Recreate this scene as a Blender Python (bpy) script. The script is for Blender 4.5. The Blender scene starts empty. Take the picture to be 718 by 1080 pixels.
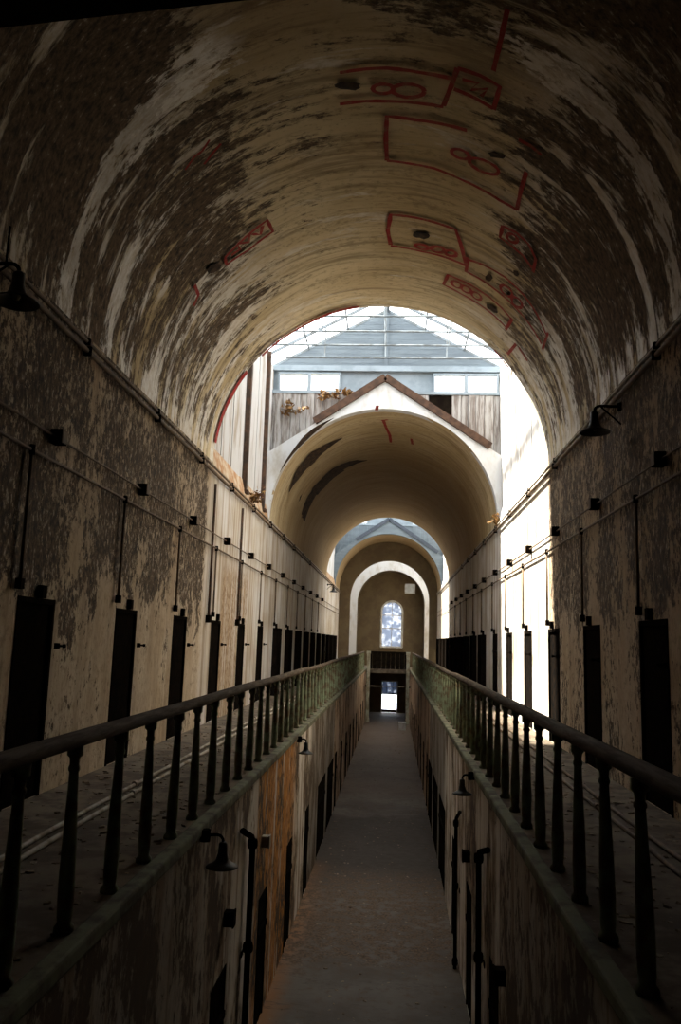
import bpy, math, random
from mathutils import Vector, Matrix, noise as mnoise
PI = math.pi
rnd = random.Random(7)
scene = bpy.context.scene
C = scene.collection

# ------------------------------------------------------------------ camera
E = 4.95                                   # eye height above the lower floor
F = 853.9                                  # focal length in pixels of the 718x1080 frame
YAW, PITCH, ROLL = 0.0687, 0.1584, 0.0313
_fw = Vector((-math.sin(YAW)*math.cos(PITCH), math.cos(YAW)*math.cos(PITCH), math.sin(PITCH)))
_rt = Vector((math.cos(YAW), math.sin(YAW), 0))
_up = _rt.cross(_fw)
RT = _rt*math.cos(ROLL) + _up*math.sin(ROLL)
UP = -_rt*math.sin(ROLL) + _up*math.cos(ROLL)
FW = _fw
camd = bpy.data.cameras.new('camera')
cam = bpy.data.objects.new('camera', camd)
C.objects.link(cam)
camd.sensor_fit = 'VERTICAL'
camd.sensor_height = 36
camd.lens = 36*F/1080
camd.clip_start = 0.05
camd.clip_end = 500
m = Matrix((RT, UP, -FW)).transposed().to_4x4()
m.translation = (0, 0, E)
cam.matrix_world = m
scene.camera = cam

# ------------------------------------------------------------------ sky, sun, exposure
SKY, SUN, EXPO = 3.4, 32.0, 0.35
w = bpy.data.worlds.new('sky')
scene.world = w
w.use_nodes = True
bg = w.node_tree.nodes['Background']
bg.inputs[0].default_value = (0.95, 0.97, 1.0, 1)
bg.inputs[1].default_value = SKY
sd = bpy.data.lights.new('sun', 'SUN')
sd.energy = SUN
sd.color = (1.0, 0.93, 0.80)
sd.angle = math.radians(2.5)
sun = bpy.data.objects.new('sun', sd)
C.objects.link(sun)
_sdir = Vector((math.cos(math.radians(57.5)), -0.075, -math.sin(math.radians(57.5))))
sun.rotation_euler = _sdir.to_track_quat('-Z', 'Y').to_euler()
sun.location = (-20, 18, 45)
vs = scene.view_settings
vs.view_transform = 'Standard'
vs.look = 'None'
vs.exposure = EXPO
vs.gamma = 1
vs.use_curve_mapping = False
scene.cycles.max_bounces = 10
scene.cycles.diffuse_bounces = 7
scene.cycles.transparent_max_bounces = 16
scene.cycles.sample_clamp_indirect = 6
scene.cycles.use_denoising = True

# ------------------------------------------------------------------ the building's measures (metres)
XL, XR = -3.60, 2.855                      # upper walls
XC, RAD = (XL+XR)/2, (XR-XL)/2             # vault axis and radius
ZG = E-1.65                                # gallery floor
ZS = E+3.40                                # vault springing
ZD = E+0.31                                # upper door heads
LX, RX = -1.66, 1.13                       # lower walls
RLX, RRX = -1.80, 1.27                     # railings
ZR = E-0.598                               # handrail
YB, YE = -4.0, 60.0                        # back and end of the block
BAYS = [(15.35, 22.5), (43.0, 49.5), (54.0, 58.0)]   # roof lights
VAULTS = [(YB, 15.35), (22.5, 43.0), (49.5, 54.0)]
EAVE, RIDGE = E+7.98, E+9.80

def ray(u):
    return FW + RT*((u[0]-359)/F) - UP*((u[1]-540)/F)
def on_vault(u, off=0.0):
    d = ray(u); zc = ZS-E; r = RAD-off
    A = d.x**2+d.z**2; B = -2*(d.x*XC+d.z*zc); K = XC**2+zc**2-r*r
    t = (-B+math.sqrt(B*B-4*A*K))/(2*A)
    p = d*t
    return Vector((p.x, p.y, p.z+E))

# ------------------------------------------------------------------ mesh helper
class MB:
    def __init__(s): s.v = []; s.f = []; s.uv = {}
    def add(s, vs, fs):
        o = len(s.v); s.v += [tuple(p) for p in vs]; s.f += [tuple(i+o for i in f) for f in fs]; return s
    def quad(s, a, b, c, d): return s.add([a, b, c, d], [(0, 1, 2, 3)])
    def box(s, x0, x1, y0, y1, z0, z1):
        return s.add([(x0,y0,z0),(x1,y0,z0),(x1,y1,z0),(x0,y1,z0),(x0,y0,z1),(x1,y0,z1),(x1,y1,z1),(x0,y1,z1)],
                     [(0,3,2,1),(4,5,6,7),(0,1,5,4),(1,2,6,5),(2,3,7,6),(3,0,4,7)])
    def beam(s, a, b, w, h, up=(0,0,1)):
        a, b = Vector(a), Vector(b); d = (b-a).normalized(); sd = d.cross(Vector(up))
        if sd.length < 1e-4: sd = d.cross(Vector((1,0,0)))
        sd.normalize(); u = sd.cross(d)
        p = []
        for q in (a, b):
            for i, j in ((-1,-1),(1,-1),(1,1),(-1,1)): p.append(q+sd*i*w/2+u*j*h/2)
        return s.add(p, [(3,2,1,0),(4,5,6,7),(0,1,5,4),(1,2,6,5),(2,3,7,6),(3,0,4,7)])
    def tube(s, pts, r, n=8, cap=True):
        pts = [Vector(p) for p in pts]; vs = []; fs = []
        rr = r if isinstance(r, (list, tuple)) else [r]*len(pts)
        ref = None
        for i, p in enumerate(pts):
            d = (pts[min(i+1, len(pts)-1)]-pts[max(i-1, 0)]).normalized()
            if ref is None: ref = Vector((0,0,1)) if abs(d.z) < .9 else Vector((1,0,0))
            a = d.cross(ref)
            if a.length < 1e-3: a = d.cross(Vector((0,1,0)))
            a.normalize(); b = a.cross(d); ref = b
            for k in range(n):
                t = 2*PI*k/n; vs.append(p+a*math.cos(t)*rr[i]+b*math.sin(t)*rr[i])
        for i in range(len(pts)-1):
            for k in range(n):
                k2 = (k+1) % n; fs.append((i*n+k, (i+1)*n+k, (i+1)*n+k2, i*n+k2))
        if cap: fs.append(tuple(range(n))); fs.append(tuple((len(pts)-1)*n+k for k in reversed(range(n))))
        return s.add(vs, fs)
    def lathe(s, prof, c=(0,0,0), n=14, cap=True):
        vs = []; fs = []
        for r, z in prof:
            for k in range(n):
                t = 2*PI*k/n; vs.append((c[0]+r*math.cos(t), c[1]+r*math.sin(t), c[2]+z))
        for i in range(len(prof)-1):
            for k in range(n):
                k2 = (k+1) % n; fs.append((i*n+k, i*n+k2, (i+1)*n+k2, (i+1)*n+k))
        if cap: fs.append(tuple(reversed(range(n)))); fs.append(tuple((len(prof)-1)*n+k for k in range(n)))
        return s.add(vs, fs)
    def mesh(s, name, mat, smooth=False):
        me = bpy.data.meshes.new(name); me.from_pydata(s.v, [], s.f); me.materials.append(mat)
        if smooth: me.polygons.foreach_set('use_smooth', [True]*len(me.polygons))
        me.update(); return me
    def build(s, name, mat, parent=None, smooth=False, **k):
        return place(name, s.mesh(name, mat, smooth), parent, **k)

def place(name, me, parent=None, loc=(0,0,0), rz=0):
    o = bpy.data.objects.new(name, me); C.objects.link(o)
    o.location = loc; o.rotation_euler = (0, 0, rz)
    if parent: o.parent = parent
    return o
def tag(o, label=None, cat=None, group=None, kind=None):
    if label: o['label'] = label
    if cat: o['category'] = cat
    if group: o['group'] = group
    if kind: o['kind'] = kind
    return o
def empty(name, loc=(0,0,0), rz=0): return place(name, None, None, loc, rz)
def struct(o, label, cat): return tag(o, label, cat, kind='structure')

# ------------------------------------------------------------------ node helper and materials
class NT:
    def __init__(s, name):
        s.m = bpy.data.materials.new(name); s.m.use_nodes = True; s.t = s.m.node_tree
        s.b = s.t.nodes['Principled BSDF']; s.out = s.t.nodes['Material Output']
        s.b.inputs['Roughness'].default_value = 0.9
        s.b.inputs['Specular IOR Level'].default_value = 0.25
    def n(s, ty, ins=None, out=0, **at):
        nd = s.t.nodes.new(ty)
        for k, v in at.items(): setattr(nd, k, v)
        for k, v in (ins or {}).items(): s.set(nd.inputs[k], v)
        return nd.outputs[out]
    def set(s, sock, v):
        if isinstance(v, bpy.types.NodeSocket): s.t.links.new(v, sock)
        else:
            if sock.type == 'RGBA' and len(v) == 3: v = (*v, 1)
            sock.default_value = v
    def math(s, op, a, b=0.0, clamp=False): return s.n('ShaderNodeMath', {0: a, 1: b}, operation=op, use_clamp=clamp)
    def add(s, a, b): return s.math('ADD', a, b)
    def mul(s, a, b): return s.math('MULTIPLY', a, b)
    def pos(s):
        p = s.n('ShaderNodeNewGeometry'); q = s.t.nodes.new('ShaderNodeSeparateXYZ'); s.t.links.new(p, q.inputs[0])
        return p, q.outputs[0], q.outputs[1], q.outputs[2]
    def scale(s, v, k): return s.n('ShaderNodeVectorMath', {0: v, 1: k}, operation='MULTIPLY')
    def noise(s, v, sc, det=5, rough=.6, dist=0.0):
        return s.n('ShaderNodeTexNoise', {'Vector': v, 'Scale': sc, 'Detail': det, 'Roughness': rough, 'Distortion': dist})
    def step(s, v, a, b): return s.n('ShaderNodeMapRange', {'Value': v, 'From Min': a, 'From Max': b}, interpolation_type='SMOOTHSTEP')
    def mix(s, f, a, b, blend='MIX'):
        nd = s.t.nodes.new('ShaderNodeMix'); nd.data_type = 'RGBA'; nd.blend_type = blend
        s.set(nd.inputs[0], f); s.set(nd.inputs[6], a); s.set(nd.inputs[7], b); return nd.outputs[2]
    def inv(s, a): return s.math('SUBTRACT', 1.0, a)
    def bump(s, h, st=.5, dist=.02):
        s.set(s.b.inputs['Normal'], s.n('ShaderNodeBump', {'Height': h, 'Strength': st, 'Distance': dist}))
    def done(s, col, rough=None, metal=None):
        s.set(s.b.inputs['Base Color'], col)
        if rough is not None: s.set(s.b.inputs['Roughness'], rough)
        if metal is not None: s.set(s.b.inputs['Metallic'], metal)
        return s.m

CREAM = (.52, .45, .35); WHITE = (.64, .61, .57); TAN = (.42, .31, .19)
DARK = (.035, .024, .015); BROWN = (.14, .09, .05); RUST = (.36, .16, .05)

def wall_material(name, side):
    """Old plaster: heavily flaked before the first roof light, cleaner limewash with run-down stains beyond it."""
    t = NT(name); P, x, y, z = t.pos()
    v = t.scale(P, (1, 1, .62))
    n1 = t.noise(v, 12, 10, .76, .15); n2 = t.noise(t.scale(P, (1, 1, .55)), 1.5, 6, .66); n3 = t.noise(P, .8, 3, .5)
    n4 = t.noise(t.scale(P, (1, 1, .5)), 19, 7, .7)
    vz = t.scale(P, (5.5, 5.5, .12)); st = t.noise(vz, 1.0, 5, .65)
    f = t.add(t.mul(n1, .58), t.mul(n2, .42))
    edge = t.add(y, t.mul(t.add(n2, -.5), .5))
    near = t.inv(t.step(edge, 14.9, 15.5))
    zz = t.add(t.add(z, -E), t.mul(t.add(n2, -.5), 3.2))
    upper = t.step(zz, .1, .9)
    b_near = t.add(t.mul(upper, .105), -.065) if side == 'left' else t.add(t.mul(upper, .06), -.025)
    bias = t.add(t.mul(near, b_near), t.mul(t.inv(near), -.13))
    mask = t.step(t.add(f, bias), .495, .53)
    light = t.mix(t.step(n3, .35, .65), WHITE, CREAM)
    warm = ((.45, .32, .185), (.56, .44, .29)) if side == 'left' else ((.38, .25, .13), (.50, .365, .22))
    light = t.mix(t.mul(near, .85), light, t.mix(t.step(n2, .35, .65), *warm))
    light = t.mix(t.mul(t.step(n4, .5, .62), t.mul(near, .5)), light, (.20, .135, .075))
    # stains that ran down the wall
    run = t.mul(t.step(st, .47, .62), t.inv(t.mul(near, .45)))
    light = t.mix(t.mul(run, .8), light, t.mix(t.step(n3, .4, .6), (.36, .27, .18), (.24, .16, .10)))
    if side == 'left':
        band = t.mul(t.step(y, 16.6, 17.0), t.inv(t.step(y, 19.6, 20.4)))
        low = t.inv(t.step(t.add(z, t.mul(t.add(st, -.5), 1.6)), E+1.3, E+1.9))
        light = t.mix(t.mul(t.mul(band, low), t.add(.35, t.mul(t.step(t.add(t.mul(st, .6), t.mul(n1, .4)), .44, .56), .6))), light, t.mix(t.step(n1, .4, .6), (.40, .28, .16), (.20, .12, .06)))
    drk = t.mix(t.step(n4, .38, .58), (.025, .017, .010), (.13, .085, .045))
    drk = t.mix(t.mul(t.step(n4, .57, .63), .85), drk, (.50, .43, .34))
    col = t.mix(mask, light, drk)
    t.bump(t.add(t.mul(mask, -.8), t.mul(n1, .8)), .7, .035)
    return t.done(col)

def lower_wall_material(name, side):
    t = NT(name); P, x, y, z = t.pos()
    v = t.scale(P, (1, 1, .55))
    n1 = t.noise(v, 9, 9, .75, .2); n2 = t.noise(v, 1.3, 4, .6); n3 = t.noise(P, .7, 3, .5)
    st = t.noise(t.scale(P, (4.5, 4.5, .1)), 1.0, 5, .65)
    f = t.add(t.mul(n1, .5), t.mul(n2, .5))
    near = t.inv(t.step(t.add(y, t.mul(n2, 2)), 8.6, 10.0))
    mid = t.step(y, 24.2, 24.7); 
    light = t.mix(t.step(n2, .42, .58), (.60, .54, .45), (.27, .205, .13))
    light = t.mix(t.mul(near, .7), light, t.mix(t.step(n1, .4, .6), (.30, .24, .165), (.15, .11, .065)))
    light = t.mix(t.mul(t.step(st, .5, .6), .8), light, (.20, .13, .075))
    if side == 'left':
        rb = t.mul(t.step(y, 10.3, 11.0), t.inv(t.step(y, 14.0, 15.4)))
        light = t.mix(t.mul(rb, t.step(t.add(st, t.mul(n1, .5)), .58, .72)), light, t.mix(t.step(n1, .4, .6), (.52, .22, .035), (.24, .10, .03)))
    light = t.mix(t.mul(mid, .7), light, t.mix(n2, (.40, .24, .12), (.24, .14, .07)))
    dark_span = t.mul(t.step(t.add(y, t.mul(n2, 2.5)), 17.6, 19.2), t.inv(t.step(y, 24.2, 24.6)))
    light = t.mix(t.mul(dark_span, .72), light, (.07, .055, .04))  # darker stretch of plaster with an uneven near end
    mask = t.step(t.add(f, t.mul(near, .035)), .515, .56)
    col = t.mix(mask, light, t.mix(n1, BROWN, DARK))
    t.bump(t.add(t.mul(mask, -.7), t.mul(n1, .5)), .5, .03)
    return t.done(col)

def vault_material(name, first):
    """UV: u = metres along the vault, v = angle around it (0 left springing, 1 right springing)."""
    t = NT(name)
    uv = t.n('ShaderNodeUVMap', uv_map='UVMap'); q = t.t.nodes.new('ShaderNodeSeparateXYZ'); t.t.links.new(uv, q.inputs[0])
    u, a = q.outputs[0], q.outputs[1]
    arc = t.mul(a, PI*RAD)
    cv = t.t.nodes.new('ShaderNodeCombineXYZ'); t.t.links.new(u, cv.inputs[0]); t.t.links.new(arc, cv.inputs[1])
    c = cv.outputs[0]
    n1 = t.noise(t.scale(c, (1.0, .42, 1)), 9.5, 10, .76, .2)      # flakes
    ns = t.noise(t.scale(c, (1.0, .13, 1)), 4.2, 9, .72, .25)      # long arcs of lost skim coat
    n2 = t.noise(t.scale(c, (1.0, .45, 1)), .95, 4, .6, .4)        # broad patches
    n3 = t.noise(t.scale(c, (2.4, .14, 1)), 2.6, 7, .66)           # fine trowel streaks
    n4 = t.noise(t.scale(c, (1.0, .5, 1)), 15, 7, .7)
    nw = t.noise(t.scale(c, (1.0, .16, 1)), 2.0, 8, .66, .3)
    f = t.add(t.add(t.mul(n1, .36), t.mul(ns, .36)), t.mul(n2, .28))
    if first:
        # flaking is worst on the haunches and towards the near end, least near the far end of the crown
        d = t.math('ABSOLUTE', t.add(a, -.5))
        haunch = t.step(d, .12, .30)
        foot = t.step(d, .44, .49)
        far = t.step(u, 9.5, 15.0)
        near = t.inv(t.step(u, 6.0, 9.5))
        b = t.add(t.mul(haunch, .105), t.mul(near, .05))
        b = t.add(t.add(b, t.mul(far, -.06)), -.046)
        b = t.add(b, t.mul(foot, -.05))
    else:
        b = -.10
    mask = t.step(t.add(f, b), .485, .535)
    base = t.mix(t.step(n2, .36, .66), (.58, .45, .25), (.72, .60, .38))
    base = t.mix(t.mul(t.step(n3, .47, .66), .7), base, (.22, .15, .075))
    base = t.mix(t.mul(t.step(t.add(t.mul(n4, .6), t.mul(ns, .4)), .50, .60), .55), base, (.24, .165, .085))
    if first:
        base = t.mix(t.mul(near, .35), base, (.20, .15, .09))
        wh = t.mul(t.mul(haunch, t.inv(t.mul(near, .6))), t.step(nw, .44, .52))
        wh = t.math('MAXIMUM', wh, t.mul(t.step(nw, .57, .62), .8))
        # a ring of surviving skim coat runs round the near part of the vault
        c0 = t.add(7.62, t.mul(t.math('MAXIMUM', t.add(d, -.13), 0.0), 1.3))
        off = t.math('ABSOLUTE', t.math('SUBTRACT', u, c0))
        off = t.add(off, t.add(t.mul(t.add(n2, -.5), 1.3), t.add(t.mul(t.add(ns, -.5), 1.3), t.mul(t.add(n1, -.5), .9))))
        ring = t.mul(t.inv(t.step(off, .10, .17)), t.step(t.add(d, t.mul(t.add(n2, -.5), .2)), .11, .15))
        wh = t.math('MAXIMUM', wh, ring)
        mask = t.mul(mask, t.inv(t.mul(ring, .7)))
        base = t.mix(wh, base, t.mix(t.step(n1, .42, .62), (.78, .73, .64), (.56, .46, .31)))
        mask = t.mul(mask, t.inv(t.mul(t.step(nw, .545, .60), .9)))
        t.set(t.b.inputs['Roughness'], t.inv(t.mul(t.mul(wh, t.inv(mask)), .5)))
        t.b.inputs['Specular IOR Level'].default_value = .5
    else:
        base = t.mix(t.add(.30, t.mul(t.step(u, 24, 30), .4)), base, (.27, .17, .075))
    drk = t.mix(t.step(n4, .36, .58), DARK, (.15, .10, .055))
    if first: drk = t.mix(t.mul(t.step(n4, .59, .67), .75), drk, (.52, .46, .38))
    col = t.mix(mask, base, drk)
    t.bump(t.add(t.mul(mask, -.7), t.add(t.mul(n3, .5), t.mul(n1, .5))), .6, .035)
    return t.done(col)

def simple(name, c1, c2, sc=6, rough=.85, stretch=(1,1,1), lo=.4, hi=.62, bump=.2, metal=0.0, obj=False, spec=.2):
    t = NT(name); t.b.inputs['Specular IOR Level'].default_value = spec
    P = t.n('ShaderNodeTexCoord', out=3) if obj else t.n('ShaderNodeNewGeometry')
    n1 = t.noise(t.scale(P, stretch), sc, 6, .65)
    t.bump(n1, bump, .01)
    return t.done(t.mix(t.step(n1, lo, hi), c1, c2), rough, metal)

def floor_material():
    t = NT('corridor_floor'); P, x, y, z = t.pos()
    n1 = t.noise(P, 5, 8, .7); n2 = t.noise(P, .75, 5, .6, .5); n3 = t.noise(P, 22, 4, .6)
    col = t.mix(t.step(n2, .35, .65), (.075, .060, .045), (.12, .102, .082))
    col = t.mix(t.mul(t.step(n1, .52, .66), .7), col, (.10, .065, .04))
    dark_reach = t.mul(t.step(t.add(y, t.mul(n2, 5)), 19.0, 21.5), t.inv(t.step(t.add(y, t.mul(n2, 4)), 26.0, 28.0)))
    col = t.mix(t.mul(dark_reach, .85), col, (.03, .022, .016))  # floor colour darker over one stretch, uneven at both ends
    rb = t.mul(t.inv(t.step(t.add(x, t.mul(n2, .9)), -1.25, -.75)), t.mul(t.step(y, 9.5, 11.5), t.inv(t.step(y, 17, 20))))
    col = t.mix(t.mul(rb, .7), col, (.30, .13, .04))
    dirt = t.mul(t.step(t.add(y, t.mul(n2, 3)), 14.6, 15.4), t.inv(t.step(t.add(y, t.mul(n1, 4)), 20.0, 21.5)))
    col = t.mix(t.mul(dirt, t.step(n1, .40, .56)), col, t.mix(t.step(n3, .4, .6), (.05, .033, .02), (.13, .08, .045)))
    far = t.step(y, 26, 29)
    col = t.mix(t.mul(far, .5), col, (.12, .07, .04))
    ck = t.math('ABSOLUTE', t.add(t.noise(t.scale(P, (.4, 1.3, 1)), .9, 6, .6, .6), -.5))
    col = t.mix(t.mul(t.inv(t.step(ck, .0, .008)), .6), col, (.05, .04, .03))
    t.bump(t.add(n1, t.mul(n3, .3)), .35, .02)
    return t.done(col, t.mix(n1, (.55, .55, .55), (.9, .9, .9)))

def glass_material(name, tint, op):
    t = NT(name)
    P = t.n('ShaderNodeNewGeometry')
    d = t.n('ShaderNodeBsdfTranslucent', {'Color': tint})
    g = t.n('ShaderNodeBsdfTransparent', {'Color': (.96, .98, 1.0)})
    sh = t.n('ShaderNodeBsdfGlossy', {'Color': (1, 1, 1), 'Roughness': .08})
    f = t.mul(t.noise(P, 2.2, 5, .6), op*2)
    m1 = t.n('ShaderNodeMixShader', {0: f, 1: g, 2: d})
    m2 = t.n('ShaderNodeMixShader', {0: .05, 1: m1, 2: sh})
    t.t.links.new(m2, t.out.inputs[0])
    return t.m

M = dict(
    wl=wall_material('flaking_plaster_left', 'left'), wr=wall_material('flaking_plaster_right', 'right'),
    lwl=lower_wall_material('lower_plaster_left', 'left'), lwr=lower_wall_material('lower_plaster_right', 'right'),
    v1=vault_material('vault_plaster_near', True), v2=vault_material('vault_plaster', False),
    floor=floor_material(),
    slab=simple('gallery_concrete', (.17, .135, .095), (.08, .06, .042), 3.2, .92, (1,1,1), .38, .62, .4),
    lip=simple('mossy_edge', (.16, .165, .10), (.07, .06, .04), 3.5),
    iron=simple('black_iron', (.005, .0045, .004), (.010, .007, .005), 9, .95, spec=.0),
    conduit=simple('rusty_conduit', (.11, .08, .055), (.18, .12, .07), 6, .7),
    palepipe=simple('pale_pipe', (.42, .38, .31), (.24, .19, .13), 5, .7),
    rail=simple('worn_green_paint', (.19, .235, .15), (.12, .09, .055), 7, .75, spec=.1),
    handrail=simple('worn_handrail', (.07, .05, .034), (.13, .10, .07), 6, .8, (4, .4, 4), spec=.06),
    shade=simple('lamp_enamel', (.02, .024, .022), (.045, .035, .025), 8, .45),
    shade_in=simple('lamp_enamel_inside', (.30, .27, .22), (.16, .12, .08), 8, .5),
    red=simple('red_spray_paint', (.30, .028, .022), (.30, .13, .08), 9, .9, (1,1,1), .47, .72, .05),
    hole=simple('broken_plaster', (.022, .015, .010), (.08, .05, .03), 8, .95),
    lime=simple('weathered_limewash', (.62, .62, .62), (.44, .40, .34), 1.6, .9, (1,1,.5), .45, .70),
    baywall=simple('bay_boards', (.50, .48, .46), (.28, .22, .16), 1.8, .9, (1.5,1.5,.25), .48, .68),
    coping=simple('dark_coping_board', (.10, .055, .035), (.055, .032, .022), 6, .8),
    slate=simple('slate_blue_board', (.05, .06, .075), (.07, .08, .10), 4, .8),
    siding=simple('grey_blue_siding', (.125, .15, .17), (.155, .185, .205), 2.0, .75, (.5,1,3)),
    bluetrim=simple('pale_blue_trim', (.28, .33, .37), (.22, .265, .295), 2.0, .7),
    steel=simple('painted_steel', (.20, .23, .25), (.13, .14, .14), 5, .6),
    plank=simple('weathered_plank', (.40, .38, .36), (.18, .15, .13), 3, .9, (4,4,.4)),
    post=simple('rusty_post', (.10, .055, .035), (.05, .035, .025), 4, .8),
    ledge=simple('rusty_ledge', (.36, .19, .09), (.50, .40, .28), 3, .9),
    leaf=simple('dry_leaf', (.26, .15, .05), (.15, .07, .03), 14, .8),
    stem=simple('dry_stem', (.12, .08, .05), (.2, .14, .08), 12, .9),
    chips=simple('fallen_plaster', (.24, .19, .135), (.10, .07, .045), 5, .95, lo=.42, hi=.58),
    frame=simple('pale_window_frame', (.60, .58, .52), (.42, .38, .31), 5, .7),
    timber=simple('dark_timber', (.012, .009, .006), (.007, .005, .004), 5, .95, spec=.0),
    endwall=simple('end_wall_plaster', (.15, .11, .06), (.115, .08, .045), 1.2, .9),
    pilaster=simple('pale_pilaster', (.42, .40, .30), (.24, .20, .13), 3, .9),
    white=simple('pale_box_paint', (.62, .64, .62), (.50, .50, .47), 5, .7),
    glass=glass_material('roof_glass', (.9, .95, 1.0), .16),
    dirty=glass_material('dirty_window_glass', (.11, .13, .17), .95),
)

# ------------------------------------------------------------------ structure: walls with doorways
def doors_left(): return [(7.62+2.80*k, .80) for k in range(-3, 16)]
def doors_right(): return [(8.75+2.79*k, .92) for k in range(-4, 16)]
def lower_left():
    r = []
    for k in range(-3, 15):
        y = 8.25+2.80*k
        if y > 49: break
        r.append((y, 2.0 if 17 < y < 24.3 else .66))
    return r
def lower_right():
    r = []
    for k in range(-4, 15):
        y = 8.9+2.80*k
        if y > 49: break
        r.append((y, 2.0 if 17 < y < 24.3 else .66))
    return r

def wall_with_doors(name, x, sgn, y0, y1, z0, z1, zd, doors, mat, label, depth=.42, cell=2.3):
    """sgn = direction out of the corridor (-1 left, +1 right)."""
    b = MB(); xo = x+sgn*depth; xc = xo+sgn*cell
    ys = [y0]
    for y, wd in doors: ys += [y, y+wd]
    ys.append(y1)
    def rect(ya, yb, za, zb):                       # subdivided wall face
        n = max(1, int((yb-ya)/1.5))
        for i in range(n):
            a = ya+(yb-ya)*i/n; c = ya+(yb-ya)*(i+1)/n
            b.quad((x,a,za),(x,c,za),(x,c,zb),(x,a,zb))
    rect(y0, y1, zd, z1)
    for i in range(0, len(ys), 2): rect(ys[i], ys[i+1], z0, zd)
    for y, wd in doors:
        e = y+wd
        b.quad((x,y,z0),(xo,y,z0),(xo,y,zd),(x,y,zd)); b.quad((x,e,z0),(xo,e,z0),(xo,e,zd),(x,e,zd))
        b.quad((x,y,zd),(xo,y,zd),(xo,e,zd),(x,e,zd)); b.quad((x,y,z0),(xo,y,z0),(xo,e,z0),(x,e,z0))
        a0, a1 = y-.25, e+.25; zt = zd+.25                # the dark cell behind
        for (p, q_) in (((a0,y)),((e,a1))):
            b.quad((xo,p,z0),(xo,q_,z0),(xo,q_,zt),(xo,p,zt))
        b.quad((xo,y,zd),(xo,e,zd),(xo,e,zt),(xo,y,zt))
        b.quad((xc,a0,z0),(xc,a1,z0),(xc,a1,zt),(xc,a0,zt))
        b.quad((xo,a0,z0),(xc,a0,z0),(xc,a0,zt),(xo,a0,zt)); b.quad((xo,a1,z0),(xc,a1,z0),(xc,a1,zt),(xo,a1,zt))
        b.quad((xo,a0,zt),(xc,a0,zt),(xc,a1,zt),(xo,a1,zt)); b.quad((xo,a0,z0),(xc,a0,z0),(xc,a1,z0),(xo,a1,z0))
    o = b.build(name, mat)
    return struct(o, label, 'wall')

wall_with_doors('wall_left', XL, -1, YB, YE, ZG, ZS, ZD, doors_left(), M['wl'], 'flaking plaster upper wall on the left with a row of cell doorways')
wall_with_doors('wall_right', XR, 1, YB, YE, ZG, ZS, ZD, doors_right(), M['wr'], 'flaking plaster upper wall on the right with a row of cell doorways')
ZLD = E-3.35
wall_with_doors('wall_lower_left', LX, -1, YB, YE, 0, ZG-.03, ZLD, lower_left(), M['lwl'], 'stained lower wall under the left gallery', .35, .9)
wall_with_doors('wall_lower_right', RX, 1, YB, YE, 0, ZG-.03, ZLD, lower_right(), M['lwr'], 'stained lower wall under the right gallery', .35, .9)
fb = MB()
for i in range(32):
    fb.quad((LX,YB+2*i,0),(RX,YB+2*i,0),(RX,YB+2*i+2,0),(LX,YB+2*i+2,0))
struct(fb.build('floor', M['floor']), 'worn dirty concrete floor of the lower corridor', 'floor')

# galleries: slab and mossy edge lip
for nm, xa, xb, lx0, lx1, lab in (('floor_gallery_left', XL, LX-.03, LX-.08, LX+.035, 'left'), ('floor_gallery_right', RX+.03, XR, RX-.035, RX+.08, 'right')):
    o = MB().box(min(xa,xb), max(xa,xb), YB, 52.4, ZG-.22, ZG).build(nm, M['slab'])
    struct(o, f'dirty concrete gallery floor along the {lab} upper wall', 'floor')
    o = MB().box(lx0, lx1, YB, 52.4, ZG-.075, ZG+.025).build('trim_1' if lab == 'left' else 'trim_2', M['lip'])
    bv = o.modifiers.new('bevel', 'BEVEL'); bv.width = .02; bv.segments = 2
    struct(o, f'greenish concrete edge lip of the {lab} gallery', 'trim')

# vaults
def make_vault(y0, y1, mat, label, n=56):
    rows = max(2, int((y1-y0)/.35)); vsx = []; fs = []; uvs = []
    for j in range(rows+1):
        y = y0+(y1-y0)*j/rows
        for i in range(n+1):
            a = PI*i/n
            p = Vector((-math.cos(a)*RAD, y, math.sin(a)*RAD))
            edge = min(i, n-i, 4)/4
            wob = (.022*mnoise.noise(p*.55)+.009*mnoise.noise(p*1.9))*edge
            r = RAD-wob
            vsx.append((XC-math.cos(a)*r, y, ZS+math.sin(a)*r)); uvs.append((y, i/n))
    for j in range(rows):
        for i in range(n):
            k = j*(n+1)+i; fs.append((k, k+1, k+n+2, k+n+1))
    me = bpy.data.meshes.new('ceiling'); me.from_pydata(vsx, [], fs); me.materials.append(mat)
    ul = me.uv_layers.new(name='UVMap')
    for lp in me.loops: ul.data[lp.index].uv = uvs[lp.vertex_index]
    me.polygons.foreach_set('use_smooth', [True]*len(me.polygons)); me.update()
    return struct(place('ceiling', me), label, 'ceiling')
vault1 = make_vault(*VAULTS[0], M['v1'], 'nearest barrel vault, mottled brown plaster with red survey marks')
vault2 = make_vault(*VAULTS[1], M['v2'], 'second barrel vault beyond the first roof light, with black torn streaks')
vault3 = make_vault(*VAULTS[2], M['v2'], 'third short barrel vault far down the corridor')

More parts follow.
